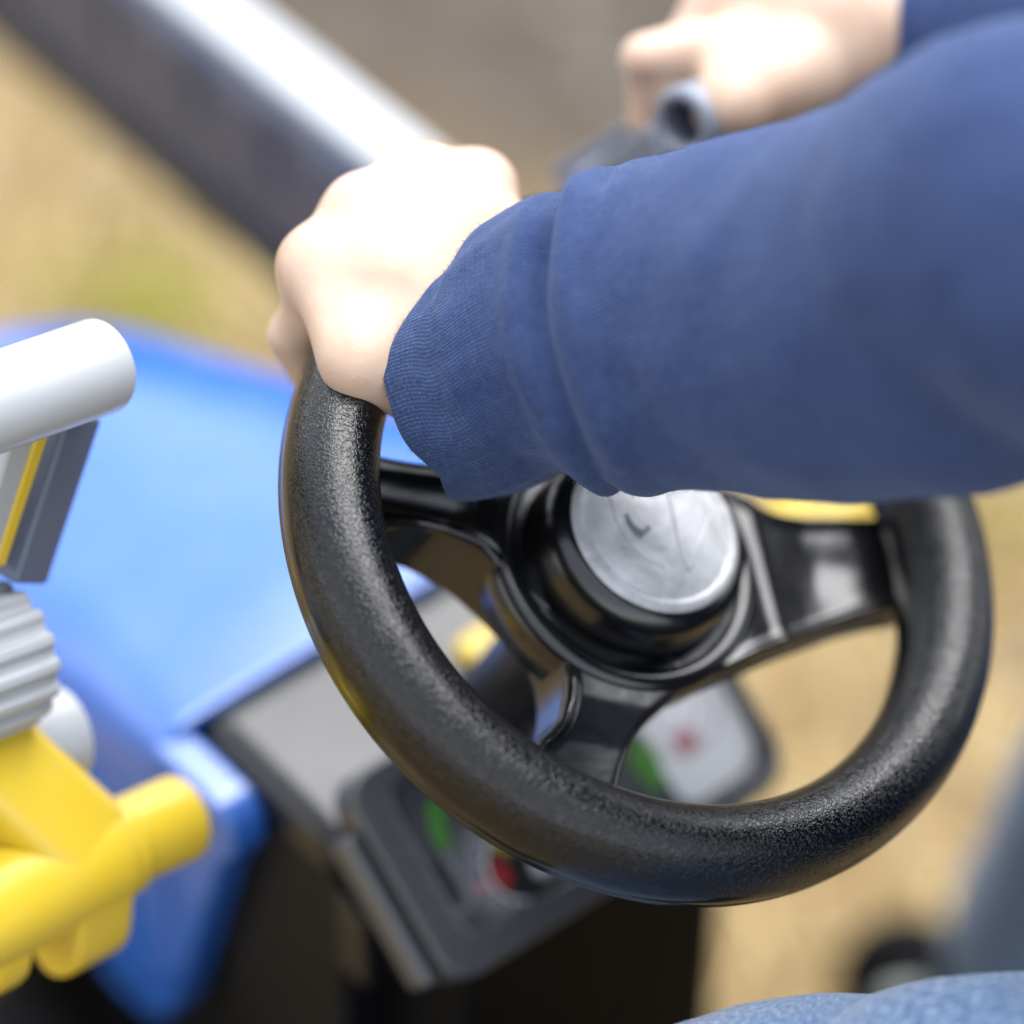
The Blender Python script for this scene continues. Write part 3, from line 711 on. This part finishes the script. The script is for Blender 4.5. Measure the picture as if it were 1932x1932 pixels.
# ---- garments: lofted tubes with folds
def loft_tube(name, keys, mat, parent, per=10, n=112, disp=None, inner=0, camdir=True, cap_end=False, uvscale=1.0, hint=None):
    """keys: (centre, r_top, r_bottom, r_cam, r_back, shift_top, shift_bottom, shift_cam)"""
    K_ = catmull([np.concatenate([np.asarray(k[0]), np.asarray(k[1:], float)]) for k in keys], per)
    cs = np.array([k[:3] for k in K_]); m = len(K_); L = np.concatenate([[0], np.cumsum(np.linalg.norm(np.diff(cs, axis=0), axis=1))])
    V = []; uvs = []; rows = []
    for i, k in enumerate(K_):
        ax = nrm(cs[min(i + 1, m - 1)] - cs[max(i - 1, 0)])
        cd = -vw if hint is None else hint
        cd = nrm(cd - ax * (cd @ ax)); pu = np.cross(cd, ax); pu = pu if pu @ up > 0 else -pu
        rowp = []
        for j in range(n):
            a = 2 * math.pi * j / n; c_, s_ = math.cos(a), math.sin(a)
            x = c_ * (k[3] if c_ > 0 else k[4]); y = s_ * (k[5] if s_ > 0 else k[6])
            nt_ = math.exp(-((a - 2.45) / .28) ** 2) * .32 - math.exp(-((a - 3.0) / .3) ** 2) * .22
            sh = nt_ * max(0, 1 - L[i] / 1.8) * (1 if inner and n == 128 else 0) + k[7] * max(c_, 0) ** 1.4 + k[8] * max(-c_, 0) ** 1.4 + k[9] * max(s_, 0) ** .7
            d = nrm(pu * x + cd * y); p = k[:3] + pu * x + cd * y + ax * sh
            if disp: p = p + d * disp(L[i], a, p) 
            rowp.append(p); uvs.append((L[i] * uvscale, a * 3.2 * uvscale))
        rows.append(rowp)
    if inner:                                                        # turn the hem inwards
        base = rows[0]; c0 = np.mean(base, axis=0); ax = nrm(cs[1] - cs[0]); extra = []; eu = []
        for t, q in ((2.5, .80), (1.2, .84), (.45, .89), (.1, .925), (-.06, .955), (-.07, .985)):
            extra.append([c0 + (p - c0) * q + ax * t for p in base]); eu += [(-t - .3, 2 * math.pi * j / n * 3.2) for j in range(n)]
        rows = extra + rows; uvs = eu + uvs
    V = [p for r in rows for p in r]; m = len(rows); fs = []
    for i in range(m - 1):
        for j in range(n): j2 = (j + 1) % n; fs.append((i * n + j, i * n + j2, (i + 1) * n + j2, (i + 1) * n + j))
    if cap_end: fs.append(tuple(range((m - 1) * n, m * n)))
    return V, fs, uvs
def px_key(top, bot, d, rc, rb, sh=(0, 0, 0), dp=0):
    """a sleeve section from its two outline points in the picture"""
    top, bot = np.array(top, float), np.array(bot, float); c = (top + bot) / 2
    r = np.linalg.norm(top - bot) / 2 / K * d
    return (pt(c[0], c[1], d), r, r, rc, rb, *sh)
def g1(x, w): return math.exp(-(x / w) ** 2)
def sleeve_disp(L, a, p):
    ca, sa = math.cos(a), math.sin(a)
    n1 = noise.noise(Vector(p * .16)); n2 = noise.noise(Vector(p * .38 + 5))
    w_ = min(1, max(0, (L - 1.6) / 2))
    d = (n1 * (.40 - .2 * min(1, max(0, (L - 6) / 5))) + n2 * .15) * w_
    # gathered folds behind the cuff, each running only part of the way round
    for s0, amp, wd, ph, slant in ((2.3, .24, .6, 1.6, .45), (3.15, -.40, .36, 1.3, .6), (4.0, .16, .5, 1.3, .7), (4.5, -.22, .4, .35, .6), (6.6, -.10, .9, 3.4, -1.2), (8.4, .08, 1.2, 3.9, -1.6)):
        c = s0 + slant * math.sin(a - ph) + n1 * 1.1 + n2 * .3
        m_ = max(0, math.cos(a - ph) * .75 + .35 + n2 * .8) if s0 != 4.5 else math.exp(-((a - .42) / .28) ** 2)
        d += amp * g1(L - c, wd) * min(1.2, m_)
    q = math.exp(-((L - 1.4) / 1.5) ** 2)
    d += q * (.10 * noise.noise(Vector((a * 2.6, L * .25, 1))) + .05 * noise.noise(Vector((a * 6, L * .4, 4))))
    d += .10 * noise.noise(Vector((a * 1.8 + L * .35, L * .45 - a, 8))) * min(1, L / 4)
    return d + .025 * noise.noise(Vector(p * 1.3))
sleeve_keys = [
    (pt(880, 690, 87.0), 2.75, 3.2, 2.35, 2.2, 1.7, -.15, -1.35),
    (pt(935, 678, 86.8), 3.0, 3.2, 2.55, 2.4, 1.1, -.2, -.95),
    (pt(1005, 655, 86.4), 3.35, 3.05, 2.75, 2.6, .6, .1, -.5),
    (pt(1085, 640, 86.0), 3.6, 3.45, 3.0, 2.7, .3, .3, -.1),
    (pt(1200, 628, 85.2), 3.85, 3.85, 3.2, 2.8, 0, 0, 0),
    (pt(1370, 602, 83.8), 4.15, 4.2, 3.35, 2.9, 0, 0, 0),
    (pt(1560, 570, 81.6), 4.3, 4.5, 3.6, 3.1, 0, 0, 0),
    (pt(1760, 525, 79.0), 4.35, 4.75, 3.8, 3.3, 0, 0, 0),
    (pt(1990, 430, 76.0), 4.6, 4.8, 4.0, 3.6, 0, 0, 0),
    (EL * .5 + SL * .5 + np.array([1.5, 0, 0]), 4.9, 4.9, 4.2, 4.2, 0, 0, 0),
    (SL, 5.0, 5.0, 4.6, 4.6, 0, 0, 0),
    (CH * .6 + SL * .4, 5.5, 6.0, 5.0, 5.0, 0, 0, 0)]
V, fs, uvs = loft_tube('s', sleeve_keys, None, None, 14, 128, sleeve_disp, inner=1)
V_near, fs_near, uv_near = V, fs, uvs
NR = 128; cut = 6 + 22
def ring_slice(V, fs, uvs, i0, i1, n):
    v = V[i0 * n:i1 * n]; f = [tuple(q - i0 * n for q in t) for t in fs if all(i0 * n <= q < i1 * n for q in t)]; return v, f, uvs[i0 * n:i1 * n]
# sweater: torso with the two sleeves
SV, SF, SU = list(), list(), list()
def addto(v, f, u_):
    b = len(SV); SV.extend(v); SF.extend([tuple(q + b for q in t) for t in f]); SU.extend(u_)
v, f, u_ = ring_slice(V, fs, uvs, cut, len(V) // NR, NR); addto(v, f, u_)
far_keys = [
    (pt(1735, 78, 97.0), 2.35, 2.3, 2.1, 2.1, .1, -.2, -.2), (pt(1790, 75, 96.8), 2.5, 2.45, 2.3, 2.3, 0, 0, -.1), (pt(1870, 72, 96.5), 2.75, 2.7, 2.5, 2.5, 0, 0, 0),
    (pt(2050, 65, 95.5), 3.1, 3.1, 2.9, 2.9, 0, 0, 0), (pt(2400, 52, 93.5), 3.5, 3.5, 3.3, 3.3, 0, 0, 0), (ER, 3.9, 3.9, 3.7, 3.7, 0, 0, 0), (ER * .45 + SR * .55, 4.3, 4.3, 4, 4, 0, 0, 0), (SR, 4.8, 4.8, 4.4, 4.4, 0, 0, 0), (CH * .6 + SR * .4, 5.5, 6, 5, 5, 0, 0, 0)]
v2, f2, u2 = loft_tube('s2', far_keys, None, None, 10, 96, lambda L, a, p: .2 * noise.noise(Vector(p * .3)) * min(1, L / 2), inner=1); addto(v2, f2, u2)
HIP = T(-25, 10, -14)
tk = [(CH + np.array([0, 0, 5.2]), 3.9, 3.9, 3.6, 3.6, 0, 0, 0), (CH + np.array([0, 0, 3.6]), 6.2, 6.2, 4.9, 4.9, 0, 0, 0), (CH + np.array([0, 0, .5]), 9.3, 9.3, 6.2, 6.2, 0, 0, 0), (CH * .66 + HIP * .34, 9.6, 9.6, 7, 7, 0, 0, 0), (CH * .3 + HIP * .7, 9.8, 9.8, 7.6, 7.6, 0, 0, 0), (HIP, 9.8, 9.8, 7.9, 7.9, 0, 0, 0)]
v3, f3, u3 = loft_tube('t', tk, None, None, 8, 72, lambda L, a, p: .4 * noise.noise(Vector(p * .15)), hint=F); addto(v3, f3, u3)
sweater = link('sweater', SV, SF, M_knit, person, uvs=SU)
sweater['label'] = 'navy blue knitted sweater'
v, f, u_ = ring_slice(V, fs, uvs, 0, cut + 1, NR)
cuff = link('cuff', v, f, M_cuff, sweater, uvs=u_)

# ---- lint standing off the knit
def fuzz(V, F_, n, L0, L1, parent, mat, name):
    V = np.array(V); q = np.array([f for f in F_ if len(f) == 4])
    e1 = V[q[:, 1]] - V[q[:, 0]]; e2 = V[q[:, 3]] - V[q[:, 0]]; nn = np.cross(e1, e2); ar = np.linalg.norm(nn, axis=1)
    cen = V[q].mean(1); vis = (np.abs(cen - CAM) @ np.ones(3) > 0) & ((cen - O) @ rt < 12)
    pr_ = ar * vis; pick = np.random.choice(len(q), n, p=pr_ / pr_.sum()); nn = nn / np.maximum(ar, 1e-9)[:, None]
    u1, u2 = np.random.rand(n, 1), np.random.rand(n, 1)
    P = V[q[pick, 0]] + e1[pick] * u1 + e2[pick] * u2
    rnd = np.random.normal(size=(n, 3)); N = nn[pick]; sgn = np.sign(np.einsum('ij,ij->i', N, P - cen.mean(0)))[:, None]; N = N * sgn
    d = N * .55 + rnd * .55; d /= np.linalg.norm(d, axis=1)[:, None]; L = np.random.uniform(L0, L1, (n, 1))
    k = np.random.normal(size=(n, 3)); w = np.cross(d, k); w /= np.linalg.norm(w, axis=1)[:, None]; w *= .0045
    M = P + d * L * .5; E = M + (d + .8 * np.cross(d, w) / .0045 * np.random.uniform(-1, 1, (n, 1))) * L * .5
    vv = np.stack([P - w, P + w, M + w, M - w, E], 1).reshape(-1, 3); b = np.arange(n)[:, None] * 5
    ff = [tuple(t) for t in np.concatenate([b, b + 1, b + 2, b + 3], 1)] + [tuple(t) for t in np.concatenate([b + 3, b + 2, b + 4], 1)]
    return link(name, vv, ff, mat, parent, kind='stuff')
M_lint = Mat('lint', (.07, .105, .21), .9, .1)
fuzz(v, f, 9000, .05, .16, sweater, M_lint, 'cuff_lint')
a0, a1, a2 = ring_slice(V_near, fs_near, uv_near, cut, len(V_near) // NR, NR)
fuzz(a0, a1, 14000, .05, .14, sweater, M_lint, 'sleeve_lint')
# ---- jeans
def jd_disp(L, a, p):
    n1 = noise.noise(Vector(p * .22 + 2)); n2 = noise.noise(Vector(p * .6 + 9)); return n1 * .32 + n2 * .09 + .03 * noise.noise(Vector(p * 2))
JV, JF, JU = [], [], []
def addj(v, f, u_):
    b = len(JV); JV.extend(v); JF.extend([tuple(q + b for q in t) for t in f]); JU.extend(u_)
KL = pt(1400, 2225, 84.5)
near_leg = [(T(3, -7, -34), 3.4, 3.4, 3.4, 3.4, 0, 0, 0), (T(-3, -6.6, -24), 3.8, 3.8, 3.8, 3.8, 0, 0, 0), (pt(1260, 2330, 88.0), 4.6, 4.6, 4.2, 4.2, 0, 0, 0), (pt(1440, 2245, 85.0), 4.35, 4.2, 4.2, 4.2, 0, 0, 0), (pt(1700, 2235, 83.5), 4.35, 4.4, 4.3, 4.3, 0, 0, 0), (pt(2000, 2235, 82), 4.7, 4.8, 4.6, 4.6, 0, 0, 0), (T(-24, 5, -13), 6, 6, 6, 6, 0, 0, 0)]
addj(*loft_tube('l', near_leg, None, None, 12, 96, jd_disp, cap_end=True))
far_leg = [(T(1.6, 20.4, -34.5), 3.1, 3.1, 3.1, 3.1, 0, 0, 0), (T(1.5, 19.9, -32), 3.2, 3.2, 3.2, 3.2, 0, 0, 0), (T(-1.8, 19.8, -19), 3.8, 3.8, 3.8, 3.8, 0, 0, 0), (T(-4, 19, -13.5), 4.2, 4.2, 4.2, 4.2, 0, 0, 0), (T(-12, 17, -12.5), 4.8, 4.8, 4.8, 4.8, 0, 0, 0), (T(-24, 14, -13), 6, 6, 6, 6, 0, 0, 0)]
far_v = loft_tube('l2', far_leg, None, None, 10, 64, jd_disp, cap_end=True); addj(*far_v)
jeans = link('jeans', JV, JF, MD, person, uvs=JU); jeans['label'] = 'faded blue denim jeans'
# ---- far shoe and sock
V, fs = caps_mesh([(T(2.4, 20.0, -31.5), T(2.4, 20.4, -38), 2.6, 2.3, 1.0)], .3); link('sock', V, fs, M_sock, person)
sp = [(T(-1.0, 21.6, -40.0), T(2.7, 21.0, -39.4), 2.6, 2.8, 1.2), (T(2.7, 21.0, -39.4), T(7.3, 19.8, -40.2), 2.9, 2.6, 1.2), (T(-.1, 21.6, -38), T(3.3, 21.0, -38.2), 2.3, 2.4, 1.0)]
V, fs = caps_mesh(sp, .2); V[:, 2] = np.maximum(V[:, 2], 1.2); shoe = link('shoe', V, fs, M_shoe, person)
V, fs = caps_mesh([(pt(1685, 1890, 123.4), pt(1725, 1880, 123.6), .5, .45, .3)], .1); link('toe_patch', V, fs, M_patch, shoe)
sole = rounded([(-3.7, 19.1), (-3.7, 24.0), (2.7, 23.8), (8.7, 22.5), (10.1, 19.6), (8.7, 17.1), (2.7, 18.1)], 1.6, 6)
prism('sole', sole, lambda x, y, t: T(x, y, t), -43.9, -42.4, M_sole, shoe, .3)
